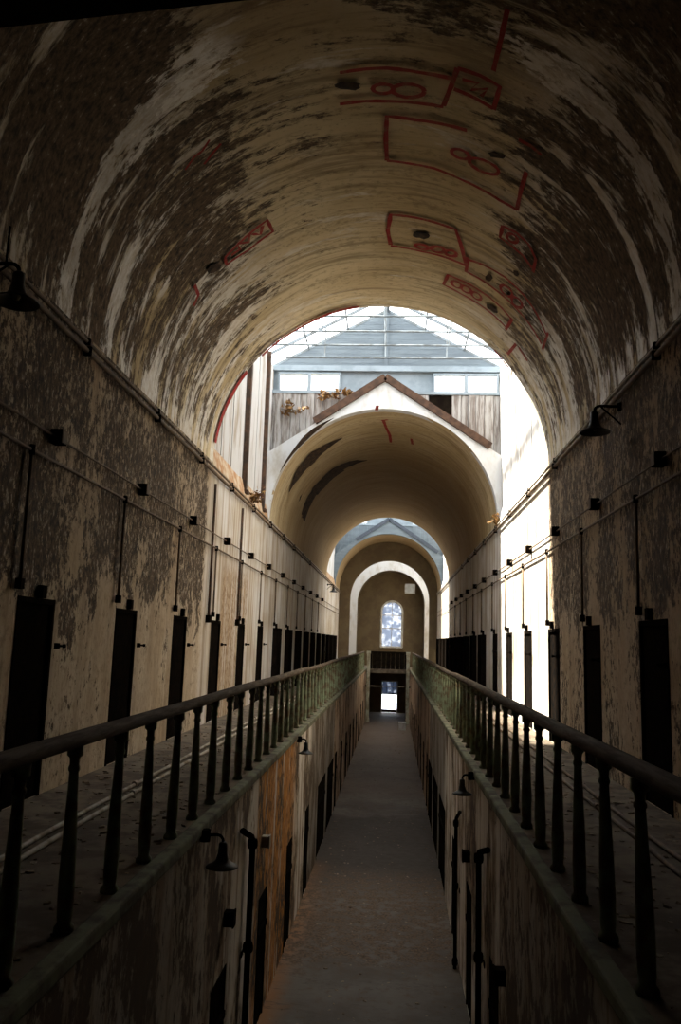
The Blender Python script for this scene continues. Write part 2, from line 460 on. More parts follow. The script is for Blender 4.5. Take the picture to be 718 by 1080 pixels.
def arch_wall(y0, y1, x0, x1, zb, top, half, zs, cx=XC, r=None, n=40):
    """Wall across the corridor with a round-headed opening; top(x) is its upper edge."""
    b = MB(); r = r or half
    xs = sorted(set([x0, x1, cx] + [cx-half*math.cos(PI*i/n) for i in range(n+1)]))
    xs = [v for v in xs if x0-1e-6 <= v <= x1+1e-6]
    def under(xm, x):
        if abs(xm-cx) >= half: return zb
        return zs+r*math.sqrt(max(0, 1-((x-cx)/half)**2))
    for a, c in zip(xs, xs[1:]):
        mdx = (a+c)/2; za, zc = under(mdx, a), under(mdx, c); ta, tc = top(a), top(c)
        for y in (y0, y1): b.quad((a,y,za),(c,y,zc),(c,y,tc),(a,y,ta))
        b.quad((a,y0,za),(c,y0,zc),(c,y1,zc),(a,y1,za)); b.quad((a,y0,ta),(c,y0,tc),(c,y1,tc),(a,y1,ta))
    for x in (cx-half, cx+half): b.quad((x,y0,zb),(x,y1,zb),(x,y1,zs),(x,y0,zs))
    return b

# ------------------------------------------------------------------ the roof-light bays
def gable_top(x): return RIDGE-(RIDGE-EAVE)*abs(x-XC)/(RAD+.22)
def parapet_top(x): return E+7.50-(2.15)*abs(x-XC)/RAD

def bay_parts(bi, y0, y1, who):
    xw0, xw1 = XL-.10, XR+.10
    # upper side walls, set back behind a small ledge
    for x, xi, nm, sd in ((xw0, XL, 'wall_bay_left', 'left'), (xw1, XR, 'wall_bay_right', 'right')):
        s = -1 if sd == 'left' else 1
        b = MB().box(min(x, x+s*.25), max(x, x+s*.25), y0-.3, y1+.6, ZS-.02, EAVE)
        o = struct(b.build(nm, M['lime']), f'whitewashed {sd} side wall above the ledge in the {who} roof-light bay', 'wall')
        if bi == 0:
            nb = 7
            for k in range(nb):
                wd = (y1-y0)/nb; ya = y0+k*wd
                d = .012+.012*((k*7) % 3)
                MB().box(min(x, x-s*d), max(x, x-s*d), ya+.012, ya+wd-.012, ZS+.02, EAVE-.02).build('board', M['baywall'], o)
        pr = [(xi-s*.012, ZS-.16), (xi-s*.012, ZS-.02), (x-s*.03, ZS+.36), (x+s*.02, ZS+.36), (x+s*.02, ZS-.16)]
        b = MB().add([(px, yy, pz) for yy in (y0+.01, y1-.03) for px, pz in pr], [(0,1,2,3,4), (9,8,7,6,5)]+[(k, k+5, (k+1) % 5+5, (k+1) % 5) for k in range(5)])
        b.build('ledge', M['ledge'] if sd == 'left' else M['lime'], o)
    # gable ends closing the bay, facing each other
    for gy, face in ((y1+.45, -1), (y0-.30, 1)):
        gw = empty('wall_gable', (XC, gy, ZS))
        far = 'far' if face < 0 else 'near'
        struct(gw, f'grey-blue boarded gable at the {far} end of the {who} roof light', 'wall')
        hw = RAD+.22; back = gy-face*.06
        bk = MB()
        def W(x, y, z): return (x-XC, y-gy, z-ZS)
        bk.add([W(XC-hw, back, EAVE), W(XC+hw, back, EAVE), W(XC, back, RIDGE)], [(0,1,2)])
        zw0, zw1 = E+7.28, E+7.78
        wins = [(-3.12, -2.30), (-2.20, -1.38), (1.45, 2.30), (2.40, 3.24)] if face < 0 else []
        # window band split around its openings
        xs = [-hw]+[v for p in wins for v in p]+[hw]
        for i in range(0, len(xs), 2): bk.quad((xs[i],back-gy,zw0-ZS),(xs[i+1],back-gy,zw0-ZS),(xs[i+1],back-gy,zw1-ZS),(xs[i],back-gy,zw1-ZS))
        bk.quad((-hw,back-gy,zw1-ZS),(hw,back-gy,zw1-ZS),(hw,back-gy,EAVE-ZS),(-hw,back-gy,EAVE-ZS))
        ab = arch_wall(back, back+.02, XC-hw, XC+hw, ZS, lambda x: zw0, RAD+.03, ZS)
        bk.add([(p[0]-XC, p[1]-gy, p[2]-ZS) for p in ab.v], ab.f)
        bk.build('backing', M['bluetrim'], gw)
        if face < 0:
            # clapboards in the triangle
            nb = 12 if bi == 0 else 5; h = (RIDGE-EAVE)/nb
            for k in range(nb):
                za = EAVE+k*h; zb_ = za+h*1.06
                xa = (RIDGE-za)/(RIDGE-EAVE)*hw; xb = max(0.02, (RIDGE-min(zb_, RIDGE-.01))/(RIDGE-EAVE)*hw)
                yo, yi = -.017, -.012
                q = [(-xa,yo,za-ZS),(xa,yo,za-ZS),(xb,yi,zb_-ZS),(-xb,yi,zb_-ZS),(-xa,.01,za-ZS),(xa,.01,za-ZS),(xb,.01,zb_-ZS),(-xb,.01,zb_-ZS)]
                MB().add(q, [(0,1,2,3),(7,6,5,4),(0,4,5,1),(1,5,6,2),(2,6,7,3),(3,7,4,0)]).build('siding_board', M['siding'], gw)
            # rails and mullions of the window band
            for za, zb_ in ((EAVE-.10, EAVE+.06), (zw0-.10, zw0-.01)):
                MB().box(-hw, hw, -.10, .0, za-ZS, zb_-ZS).build('trim_rail', M['bluetrim'], gw)
            MB().box(-.06, .06, -.06, 0, EAVE-ZS, RIDGE-.05-ZS).build('king_post', M['siding'], gw)
            for a, c in wins:
                f = MB(); t_ = .05
                f.box(a-t_, a, -.08, .02, zw0-ZS, zw1-ZS).box(c, c+t_, -.08, .02, zw0-ZS, zw1-ZS)
                f.box(a-t_, c+t_, -.08, .02, zw1-ZS, zw1+t_-ZS).box(a-t_, c+t_, -.08, .02, zw0-t_-ZS, zw0-ZS)
                wo = f.build('window', M['bluetrim'], gw)
                MB().box(a, c, .02, .03, zw0-ZS, zw1-ZS).build('pane', M['glass'], wo)
            # weathered vertical planks under the windows
            k = 0; x = -hw+.02
            while x < hw-.05 and bi < 2:
                wd = .20+.07*((k*5) % 4)/3; d = .03+.015*((k*3) % 4)
                if not (1.25 < x+wd/2 < 2.05 and bi == 0):
                    zt = zw0-.11-ZS; zb_ = max(parapet_top(XC+x+wd/2)-.4, ZS+math.sqrt(max(0, (RAD+.1)**2-(x+wd/2)**2)))-ZS
                    if zt-zb_ > .1: MB().box(x, min(x+wd-.012, hw), -d-.02, -.0, zb_, zt).build('plank', M['plank'] if bi == 0 else M['siding'], gw)
                x += wd; k += 1
            if bi == 0:
                MB().box(1.28, 2.02, -.03, .0, E+6.35-ZS, zw0-.11-ZS).build('dark_hatch', M['timber'], gw)
    # roof light proper
    sk = empty('ceiling_skylight', (XC, (y0+y1)/2, EAVE))
    struct(sk, f'pitched glass roof light on steel trusses over the {who} bay', 'skylight')
    yc = (y0+y1)/2; ya, yb = y0-.3, y1+.45; hw = RAD+.22; hh = RIDGE-EAVE
    nb = max(2, round((yb-ya)/1.0)); cols = nb; rows = 3
    for s in (-1, 1):
        for i in range(cols+1):
            y = ya+(yb-ya)*i/cols-yc
            MB().beam((s*hw, y, 0), (0, y, hh), .05, .07).build('rafter', M['steel'], sk)
        for j in range(1, rows):
            f = j/rows
            MB().beam((s*hw*(1-f), ya-yc, hh*f), (s*hw*(1-f), yb-yc, hh*f), .04, .05).build('purlin', M['steel'], sk)
        for i in range(cols):
            for j in range(rows):
                p0, p1 = ya+(yb-ya)*i/cols-yc+.03, ya+(yb-ya)*(i+1)/cols-yc-.03
                f0, f1 = j/rows, (j+1)/rows
                A = [(s*hw*(1-f0), p0, hh*f0+.05), (s*hw*(1-f0), p1, hh*f0+.05), (s*hw*(1-f1), p1, hh*f1+.05), (s*hw*(1-f1), p0, hh*f1+.05)]
                MB().quad(*A).build('pane', M['glass'], sk)
        MB().box(s*hw-.06, s*hw+.06, ya-yc, yb-yc, -.06, .06).build('eaves_beam', M['bluetrim'], sk)
    MB().beam((0, ya-yc, hh), (0, yb-yc, hh), .14, .16).build('ridge_beam', M['siding'], sk)
    for i in range(1, cols):
        y = ya+(yb-ya)*i/cols-yc
        MB().tube([(-hw, y, -.02), (hw, y, -.02)], .026, 6).build('tie_rod', M['steel'], sk)
        for f in (.5, 1.0):
            for s in ((-1, 1) if f < 1 else (1,)):
                MB().tube([(s*hw*(1-f), y, -.02), (s*hw*(1-f), y, hh*f)], .02, 6).build('hanger_rod', M['steel'], sk)
    return sk
for bi, ((y0, y1), who) in enumerate(zip(BAYS, ('first', 'second', 'third'))):
    bay_parts(bi, y0, y1, who)

# white parapet face over the second and third vault, with raking dark boards
for y, who, full in ((22.5, 'second', 1), (49.5, 'third', 1)):
    b = arch_wall(y-.02, y+.28, XL-.1, XR+.1, ZS, parapet_top, RAD-.005, ZS)
    pw = struct(b.build('wall_parapet', M['lime'] if who == 'second' else M['siding']), f'white gable-topped arch face at the start of the {who} vault', 'wall')
    for s, far in ((-1, .62), (1, .93)):
        xa, xb = XC, XC+s*RAD*far
        za, zb = parapet_top(xa)+.05, parapet_top(xb)+.05
        MB().beam((xa, y+.05, za), (xb, y+.05, zb), .34, .20).build('coping_board', M['coping'] if who == 'second' else M['slate'], pw)

# small arches and the end wall
b = arch_wall(53.6, 54.0, XL, XR, ZG, lambda x: ZS+RAD+.6, 2.60, E+2.79, cx=-.28)
struct(b.build('wall_arch', M['v2'] if False else M['endwall']), 'cross wall with a lower arch near the far end', 'wall')
b = arch_wall(58.0, 58.4, XL-.1, XR+.1, ZG, lambda x: gable_top(x), 2.40, E+2.74, cx=-.2)
struct(b.build('wall_arch', M['lime']), 'brightly lit cross wall with the smallest arch before the end window', 'wall')
# short barrel behind the smallest arch
nb = MB(); n = 24
for i in range(n):
    a0, a1 = PI*i/n, PI*(i+1)/n
    p = lambda a, y: (-.2-2.4*math.cos(a), y, E+2.74+2.4*math.sin(a))
    nb.quad(p(a0,58.4), p(a1,58.4), p(a1,YE), p(a0,YE))
for x in (-2.6, 2.2): nb.quad((x,58.4,ZG),(x,YE,ZG),(x,YE,E+2.74),(x,58.4,E+2.74))
struct(nb.build('ceiling', M['endwall'], smooth=False), 'small dark barrel vault in front of the end window', 'ceiling')
# end wall: upper part with the arched window opening, lower part with the doorway
WC, WH = -.11, .80
b = arch_wall(YE, YE+.4, XL, XR, E-.30, lambda x: ZS+RAD+.3, WH, E+2.25, cx=WC)
b.box(XL, XR, YE, YE+.4, ZG-.2, E-.30)
DX0, DX1, DZ = -.78, .43, E-2.70
b.box(LX-.2, DX0, YE, YE+.4, 0, ZG-.2).box(DX1, RX+.2, YE, YE+.4, 0, ZG-.2).box(DX0, DX1, YE, YE+.4, DZ, ZG-.2)
struct(b.build('wall_end', M['endwall']), 'brown end wall with a tall round-headed window and doorway below', 'wall')
win = empty('window_1', (WC, YE, E-.30)); struct(win, 'tall round-headed window with pale frame in the end wall', 'window')
def arch_path(h, zs, zb, n=18):
    return [(-h, 0, zb)]+[(-h*math.cos(PI*i/n), 0, zs+h*math.sin(PI*i/n)) for i in range(n+1)]+[(h, 0, zb)]
MB().tube([(x, -.02, z) for x, y, z in arch_path(WH-.03, 2.55, 0)], .085, 6).build('frame', M['frame'], win)
MB().box(-WH, WH, -.12, .1, -.06, .06).build('sill', M['frame'], win)
for z in (1.35, 2.3): MB().box(-WH+.05, WH-.05, -.01, .05, z-.03, z+.03).build('glazing_bar', M['frame'], win)
MB().box(-.02, .02, 0, .05, 0, 3.3).build('glazing_bar', M['frame'], win)
pl = arch_path(WH-.05, 2.55, 0)
MB().add([(x, .06, z) for x, y, z in pl], [tuple(range(len(pl)))]).build('pane', M['dirty'], win)
dr = empty('door_1', ((DX0+DX1)/2, YE, 0)); struct(dr, 'bright end doorway of the lower corridor with a barred light above', 'door')
hw = (DX1-DX0)/2
MB().box(-hw, -hw+.07, -.03, .2, 0, DZ).box(hw-.07, hw, -.03, .2, 0, DZ).box(-hw, hw, -.03, .2, DZ-.07, DZ).build('frame', M['frame'], dr)
MB().box(-hw, hw, .0, .12, 1.28, 1.36).build('transom', M['timber'], dr)
for i in range(5): MB().box(-hw+.12+i*.24, -hw+.15+i*.24, .04, .08, 1.36, DZ-.07).build('bar', M['iron'], dr)
MB().box(-hw+.07, hw-.07, .1, .11, 1.36, DZ-.07).build('pane', M['dirty'], dr)
MB().box(-hw+.07, hw-.07, .1, .11, 0.2, 1.28).build('pane', M['glass'], dr)
MB().box(-hw+.07, hw-.07, .06, .14, 0.0, .2).build('kick_panel', M['timber'], dr)
# wide landing between the galleries at the far end, with a dark panelled front
struct(MB().box(LX-.1, RX+.1, 52.4, YE, ZG-.25, ZG).build('floor_landing', M['slab']), 'landing joining both galleries under the end window', 'floor')
struct(MB().box(XL, LX-.1, 52.4, YE, ZG-.22, ZG).box(RX+.1, XR, 52.4, YE, ZG-.22, ZG).build('floor_gallery_end', M['slab']), 'far end of both gallery floors beside the landing', 'floor')
pf = empty('landing_front', ((LX+RX)/2, 52.5, ZG))
tag(pf, 'dark boarded parapet across the far landing below the end window', 'parapet')
for i in range(9): MB().box(-1.30+i*.29, -1.30+i*.29+.28, -.04-.01*(i % 2), .04, -.2, 1.0).build('board', M['timber'], pf)
MB().box(-1.32, 1.33, -.08, .08, 1.0, 1.10).build('top_rail', M['timber'], pf)
for x, sd in ((LX+.15, 'left'), (RX-.15, 'right')):
    p = empty('pilaster', (x, 52.2, 0))
    tag(p, f'pale square pillar rising past the {sd} gallery edge at the far landing', 'pillar')
    MB().box(-.13, .13, -.13, .13, 0, .25).build('base', M['pilaster'], p)
    MB().box(-.10, .10, -.10, .10, .25, E-.72).build('shaft', M['pilaster'], p)
    MB().box(-.13, .13, -.13, .13, E-.72, E-.55).build('cap', M['pilaster'], p)

# near end: dark header beam overhead, back wall, bridge underfoot
hb = MB()
A = Vector((XL, 5.115, 0)); B = Vector((XR, 4.40, 0)); zb = E+4.29; n = 20
for i in range(n):
    p, q = A.lerp(B, i/n), A.lerp(B, (i+1)/n)
    def tz(x): return ZS+math.sqrt(max(0.0, RAD**2-(x-XC)**2))
    zp, zq = max(zb, tz(p.x)), max(zb, tz(q.x))
    if zp <= zb and zq <= zb: continue
    for dy in (0, -.35): hb.quad((p.x,p.y+dy,zb),(q.x,q.y+dy,zb),(q.x,q.y+dy,zq),(p.x,p.y+dy,zp))
    hb.quad((p.x,p.y,zb),(q.x,q.y,zb),(q.x,q.y-.35,zb),(p.x,p.y-.35,zb))
struct(hb.build('wall_header', M['timber']), 'black header across the top of the vault nearest the viewer', 'wall')
b = MB().box(XL-.3, XR+.3, YB-.3, YB, 0, ZS+RAD+.2)
struct(b.build('wall_back', M['timber']), 'dark closing wall behind the viewpoint', 'wall')
struct(MB().box(LX+.06, RX-.06, YB, 1.2, ZG-.2, ZG).build('floor_bridge', M['slab']), 'bridge between the galleries under the viewpoint', 'floor')

# ------------------------------------------------------------------ red survey marks and torn plaster on the vaults
def ribbon(pts, width, vault_off=.012, taper=False, step=.12, clampy=None):
    """Flat paint stroke laid on the vault surface through points given as photo pixels."""
    P = [on_vault(p, vault_off) for p in pts]
    Q = []
    for a, c in zip(P, P[1:]):
        n = max(1, int((c-a).length/step))
        for i in range(n): Q.append(a.lerp(c, i/n))
    Q.append(P[-1])
    R_ = []
    if clampy: Q = [Vector((q.x, min(q.y, clampy-width*.55), q.z)) for q in Q]
    for q in Q:                                     # back onto the cylinder
        d = Vector((q.x-XC, 0, q.z-ZS)); k = (RAD-vault_off-.022)/d.length
        R_.append(Vector((XC+d.x*k, q.y, ZS+d.z*k)))
    b = MB(); v = []; f = []
    for i, q in enumerate(R_):
        t = (R_[min(i+1, len(R_)-1)]-R_[max(i-1, 0)]).normalized()
        nn = Vector((q.x-XC, 0, q.z-ZS)).normalized(); s = t.cross(nn).normalized()
        wd = width*(.85+.3*rnd.random())
        if taper: wd *= max(.06, math.sin(PI*(i+.15)/(len(R_)-.7)))
        v += [q+s*wd/2, q-s*wd/2]
    for i in range(len(R_)-1): f.append((2*i, 2*i+1, 2*i+3, 2*i+2))
    return b.add(v, f)
def loop(cx, cy, rx, ry, tilt=0, n=14):
    c, s = math.cos(tilt), math.sin(tilt)
    return [(cx+rx*math.cos(2*PI*i/n)*c-ry*math.sin(2*PI*i/n)*s, cy+rx*math.cos(2*PI*i/n)*s+ry*math.sin(2*PI*i/n)*c) for i in range(n+1)]
marks = [
    # (strokes, width)
    ([[(536,8),(529,40),(521,73)]], .045),
    ([[(358,75),(385,71),(408,70),(445,75),(480,82)], [(358,108),(385,105),(408,105),(440,107),(468,111)], loop(404,92,11,5), loop(431,94,17,7,.05)], .045),
    ([[(483,70),(507,78),(528,90),(521,114)], [(483,70),(476,90),(468,110)], [(479,92),(500,101),(521,113)], [(488,82),(505,86),(497,93),(515,92),(508,100)]], .045),
    ([[(408,168),(407,145),(408,121),(440,125),(470,130),(493,136)], [(408,168),(432,171),(458,176),(485,187),(508,198),(528,210),(546,220)], [(546,220),(550,200),(556,180)],
      [(548,146),(560,152),(572,162)], loop(486,161,10,4.5,.35), loop(511,174,17,6,.4)], .045),
    ([[(412,257),(409,242),(412,225),(447,230),(481,241),(486,255),(492,278)], [(412,258),(445,264),(470,270),(492,279)], loop(445,259,7,2.5,.2), loop(462,262,7,3,.2), loop(476,266,6,3,.2)], .05),
    ([[(492,272),(510,278),(533,291),(553,310),(567,330),(577,352)], [(492,285),(505,292),(525,306),(545,324),(560,342),(572,362)], [(494,270),(492,286)], [(579,350),(573,368)],
      loop(535,306,8,4,.75), loop(546,318,7,4,.8)], .045),
    ([[(468,299),(473,289),(492,297),(512,309),(529,323),(541,337)], [(468,299),(487,309),(506,320),(522,332),(535,345)], [(541,335),(534,347)], loop(482,299,6,3,.5), loop(492,304,6,3,.5), loop(503,311,6,3,.6)], .045),
    ([[(531,237),(545,244),(558,256),(566,272),(563,286)], [(531,237),(528,249),(540,258),(552,268),(562,282)], loop(541,250,6,4,.6)], .045),
    ([[(545,362),(536,373)], [(548,366),(557,380)], [(522,368),(530,378),(536,388)]], .05),
    ([[(236,271),(258,249),(281,231),(287,243),(262,262),(238,278),(236,271)], [(243,268),(252,262),(250,256),(262,254),(262,246),(274,246),(276,237)]], .045),
    ([[(220,146),(212,158),(204,164),(194,178)], [(232,150),(214,172)]], .03),
    ([[(203,322),(208,310),(204,300)]], .05),
    ([[(378,322.5),(352,328),(330,337),(310,349),(293,363),(277,378)]], .07),
    ([[(262,396),(252,410),(243,424),(236,440),(232,455),(229,470)]], .13),
]
for strokes, wd in marks:
    b = MB()
    for s in strokes:
        r_ = ribbon(s, wd*1.35, clampy=VAULTS[0][1]); b.add(r_.v, r_.f)
    o = b.build('paint_mark', M['red'], vault1); o['label'] = 'red sprayed survey mark'
for (cx, cy, rx, ry, tl) in ((367,90,14,5,.05),(523,164,9,3,.3),(443,248,9,4,.1),(515,293,4,4,.6),(519,325,8,3,.7),(226,283,8,5,-.7),(557,336,4,2,.8),(544,288,4,2.5,.8)):
    pts = [on_vault((cx+(x-cx)*(.8+.4*rnd.random()), cy+(y-cy)*(.7+.5*rnd.random())), .03) for x, y in loop(cx, cy, rx, ry, tl, 12)[:-1]]
    b = MB().add(pts, [tuple(range(len(pts)))])
    o = b.build('plaster_hole', M['hole'], vault1); o['label'] = 'small dark hole broken through the plaster'
for pts, wd in (([(294,498),(302,485),(312,472),(331,453),(352,440)], .5), ([(304,519),(311,505),(318,494),(334,478),(348,468),(361,461)], 1.2),
                ([(320.5,550),(323,538),(327,526),(342,507),(361,492),(387,485)], 1.5), ([(315,528),(317,522)], .4)):
    o = ribbon(pts, wd, .012, True, .15).build('plaster_tear', M['hole'], vault2); o['label'] = 'black tear where plaster has fallen from the lath'
for s in ([(398,427),(397,432)], [(404,442),(407,450),(411,458),(412,466)], [(402,443),(409,442)], [(434,462),(435,468)]):
    o = ribbon(s, .09).build('paint_mark', M['red'], vault2); o['label'] = 'red sprayed survey mark'

# ------------------------------------------------------------------ upper cell doors
def lattice_mesh(wd, h):
    b = MB(); t = .045
    b.box(0, t, -.012, .012, 0, h).box(wd-t, wd, -.012, .012, 0, h).box(0, wd, -.012, .012, 0, t).box(0, wd, -.012, .012, h-t, h)
    nx, nz = 5, 12
    for i in range(1, nx): x = wd*i/nx; b.box(x-.022, x+.022, -.010, .0, 0, h)
    for j in range(1, nz): z = h*j/nz; b.box(0, wd, .0, .010, z-.022, z+.022)
    return b
ORD = ['nearest', 'second', 'third', 'fourth', 'fifth', 'sixth', 'seventh', 'eighth', 'ninth', 'tenth', 'eleventh', 'twelfth', 'thirteenth', 'fourteenth', 'fifteenth', 'sixteenth', 'seventeenth', 'eighteenth', 'nineteenth', 'twentieth']
HD = ZD-ZG; PROUD = .012
dn = 2
for side, doors, x, s in (('left', doors_left(), XL, -1), ('right', doors_right(), XR, 1)):
    wd = doors[0][1]
    lat = lattice_mesh(wd, HD).mesh('gate', M['iron'])
    plt = MB().box(0, wd, .012 if s > 0 else -.022, .022 if s > 0 else -.012, 0, HD).mesh('plate', M['iron'])
    fx0, fx1 = sorted((-s*PROUD, s*.10))
    frm = MB().box(fx0, fx1, -.03, .02, 0, HD).box(fx0, fx1, wd-.02, wd+.03, 0, HD).box(fx0, fx1, -.03, wd+.03, HD-.03, HD+.03).mesh('frame', M['iron'])
    pin = MB().box(-.02, .02, -.03, .03, -.03, .03).tube([(0,0,0),(-s*.08,0,0)], .014, 6).box(-s*.08-.012, -s*.08+.012, -.02, .02, -.02, .02).mesh('hinge_pin', M['iron'])
    plq = MB().box(-.03, .03, -.05, .05, 0, .13).mesh('number_block', M['iron'])
    fy0, fy1 = sorted((-s*.15, s*.10))
    frf = MB().box(fy0, fy1, -.06, .02, 0, HD).box(fy0, fy1, wd-.02, wd+.06, 0, HD).box(fy0, fy1, -.06, wd+.06, HD-.03, HD+.03).mesh('frame', M['iron'])
    order = 0
    for y, w_ in doors:
        if y < 1: continue
        d = empty(f'door_{dn}', (x, y, ZG)); dn += 1
        if y < 7: struct(d, f'dark iron cell door on the {side} upper wall outside the picture, ' + ('beside the viewer' if y < 4 else 'just before the first one seen'), 'door')
        else: struct(d, f'{ORD[order]} dark iron cell door along the {side} upper wall', 'door'); order += 1
        o = place('gate', lat, d, (s*.04 if y < 23 else -s*.12, 0, 0), PI/2)
        place('plate', plt, o); place('frame', frm if y < 23 else frf, d)
        if y < 30:
            place('hinge_pin', pin, d, (-s*.05, (w_+.07) if side == 'left' else -.07, HD-.45))
            place('number_block', plq, d, (-s*.03, w_*.55, HD+.03))
dn0 = dn
# lower doors: plank leaves set back in the openings
for side, doors, x, s in (('left', lower_left(), LX, -1), ('right', lower_right(), RX, 1)):
    order = 0
    for y, w_ in doors:
        if y < 7: continue
        d = empty(f'door_{dn}', (x+s*.025, y, 0)); dn += 1
        struct(d, f'{ORD[order]} low dark doorway in the {side} lower wall', 'door'); order += 1
        n = max(2, round(w_/.22))
        for i in range(n): MB().box(-.02, .02, w_*i/n+.005, w_*(i+1)/n-.005, 0, ZLD-.01).build('plank', M['timber'], d)
        fx0, fx1 = sorted((-s*.035, s*.10)); MB().box(fx0, fx1, -.02, .02, 0, ZLD+.02).box(fx0, fx1, w_-.02, w_+.02, 0, ZLD+.02).box(fx0, fx1, 0, w_, ZLD-.02, ZLD+.02).build('frame', M['timber'], d)
        MB().box(-.05 if s > 0 else .02, -.02 if s > 0 else .05, .0, w_, ZLD*.7, ZLD*.7+.07).build('strap', M['iron'], d)

# ------------------------------------------------------------------ railings
prof = [(.058,0),(.058,.03),(.041,.05),(.045,.10),(.047,.25),(.041,.48),(.031,.75),(.026,.87),(.034,.88),(.034,.90),(.027,.91),(.030,.95),(.046,.965),(.046,1.02)]
prof = [(r, z*(ZR-.04-ZG-.0)/1.02) for r, z in prof]
bal = MB().lathe(prof, n=10).mesh('baluster', M['rail'], True)
for side, x, ystart, sp in (('left', RLX, 3.99, .735), ('right', RRX, 5.07, .725)):
    r = empty('gallery_railing', (x, 2.0, ZG))
    tag(r, f'long iron railing with tapered balusters and worn handrail along the {side} gallery', 'railing')
    pts = []
    y = 1.0
    while y < 52.1:
        pts.append((.010*mnoise.noise(Vector((y*.3, x, 0))), y-2.0, ZR-ZG+.012*mnoise.noise(Vector((y*.25, 0, x)))-(0.02 if 17 < y < 24 else 0))); y += 1.0
    h = MB(); vs_ = []; fs_ = []
    sec = [(-.055,-.035),(.055,-.035),(.062,.0),(.045,.032),(0,.042),(-.045,.032),(-.062,0)]
    for p in pts:
        for a, c in sec: vs_.append((p[0]+a, p[1], p[2]+c))
    k = len(sec)
    for i in range(len(pts)-1):
        for j in range(k): fs_.append((i*k+j, i*k+(j+1) % k, (i+1)*k+(j+1) % k, (i+1)*k+j))
    fs_.append(tuple(range(k))); fs_.append(tuple((len(pts)-1)*k+j for j in reversed(range(k))))
    h.add(vs_, fs_).build('handrail', M['handrail'], r, True)
    y = ystart-sp*4
    while y < 52:
        o = place('baluster', bal, r, (0, y-2.0, 0)); o.rotation_euler = (rnd.uniform(-.012,.012), rnd.uniform(-.012,.012), rnd.uniform(0,1)); y += sp

# ------------------------------------------------------------------ pipes and conduits on the upper walls
ZP, ZM, ZL = E+3.17, E+2.02, E+1.756
def run(name, x, z, y0, y1, r, mat, label, wob=.006, brk=None, s=1):
    n = int((y1-y0)/1.0); pts = [(x, y0+(y1-y0)*i/n, z+wob*mnoise.noise(Vector((i*.7, x, z)))) for i in range(n+1)]
    o = empty(name, (x, y0, z)); tag(o, label, 'pipe')
    MB().tube([(p[0]-x, p[1]-y0, p[2]-z) for p in pts], r, 8).build('pipe', mat, o, True)
    if brk:
        me = MB().box(-r*1.5, r*1.5, -.02, .02, -r*1.7, r*1.7).mesh('clip', M['iron'])
        y = y0+1.0
        while y < min(y1-.2, 34): place('clip', me, o, (0, y-y0, 0)); y += brk
    return o
for side, x, s in (('left', XL, 1), ('right', XR, -1)):
    run('service_pipe', x+s*.07, ZP, 2, 53.4, .030, M['conduit'], f'rusty pipe along the top of the {side} wall below the vault, lower of the pair', brk=2.8)
    run('service_pipe', x+s*.06, ZP+.11, 2, 53.4, .022, M['palepipe'] if side == 'right' else M['conduit'], f'thin pipe along the top of the {side} wall below the vault, upper of the pair', brk=2.8)
    run('box_conduit', x+s*.045, ZM, 2, 53.4, .013, M['conduit'], f'thin conduit threading the junction boxes on the {side} wall', brk=None)
    run('feed_conduit', x+s*.045, ZL, 2, 53.4, .018, M['conduit'], f'thin conduit on the {side} wall that feeds the drop pipes over the doors', brk=None)
    bm = MB().box(-.06, .06, -.07, .07, -.075, .075).box(-.065, .065, -.055, .055, -.06, .06).mesh('box', M['iron'])
    bc = MB().box(-.004, .004, -.06, .06, -.065, .065).mesh('cover', M['conduit'])
    ys = [8.05+2.93*k for k in range(0, 12)] if side == 'left' else [8.64+2.81*k for k in range(0, 12)]
    for i, y in enumerate(ys):
        o = empty('junction_box', (x+s*.065, y, ZM))
        tag(o, f'{ORD[i]} small black junction box along the {side} upper wall', 'electrical box', f'junction boxes on the {side} wall')
        place('body', bm, o); place('cover', bc, o, (s*.066, 0, 0))
    ys = [y-.12 for y, w_ in doors_left() if 6 < y < 40] if side == 'left' else [y+.80 for y, w_ in doors_right() if 6 < y < 40]
    for i, y in enumerate(ys):
        o = empty('drop_pipe', (x+s*.05, y, ZL)); z1 = E+.50-ZL
        tag(o, f'{ORD[i]} vertical drop pipe down to a cell door along the {side} upper wall', 'pipe', f'drop pipes on the {side} wall')
        MB().tube([(0,0,0),(0,0,z1)], .019, 8).build('pipe', M['conduit'], o, True)
        MB().box(-.03, .03, -.04, .04, z1-.10, z1).build('end_box', M['iron'], o)
        MB().lathe([(.028,-.05),(.032,-.03),(.032,.03),(.028,.05)], n=8).build('tee', M['iron'], o)
# pale pipes lying on the gallery floors
for i, (x, y0, y1, z, lab) in enumerate(((-2.66, 3.5, 24, ZG+.045, 'pale pipe lying on the left gallery floor, nearer the railing'), (-2.80, 3.5, 26, ZG+.06, 'pale pipe lying on the left gallery floor, nearer the wall'),
                                         (2.16, 4, 24, ZG+.045, 'pipe lying on the right gallery floor, nearer the railing'), (2.32, 4, 26, ZG+.05, 'pipe lying on the right gallery floor, nearer the wall'))):
    n = 20; r_ = .022; pts = [(x+.03*mnoise.noise(Vector((k*.4, i, 0))), y0+(y1-y0)*k/n, ZG+r_+.002) for k in range(n+1)]
    o = empty('floor_pipe', (x, y0, ZG)); tag(o, lab, 'pipe')
    MB().tube([(p[0]-x, p[1]-y0, p[2]-ZG) for p in pts], r_, 8).build('pipe', M['palepipe'] if x < 0 else M['conduit'], o, True)
    for k in (5, 12): MB().lathe([(.031,-.04),(.031,.04)], n=8).build('coupling', M['palepipe'] if x < 0 else M['conduit'], o)
    for c, k in zip([c for c in o.children if c.name.startswith('coupling')], (5, 12)):
        c.rotation_euler = (PI/2, 0, 0); c.location = (pts[k][0]-x, pts[k][1]-y0, pts[k][2]-ZG+.01)

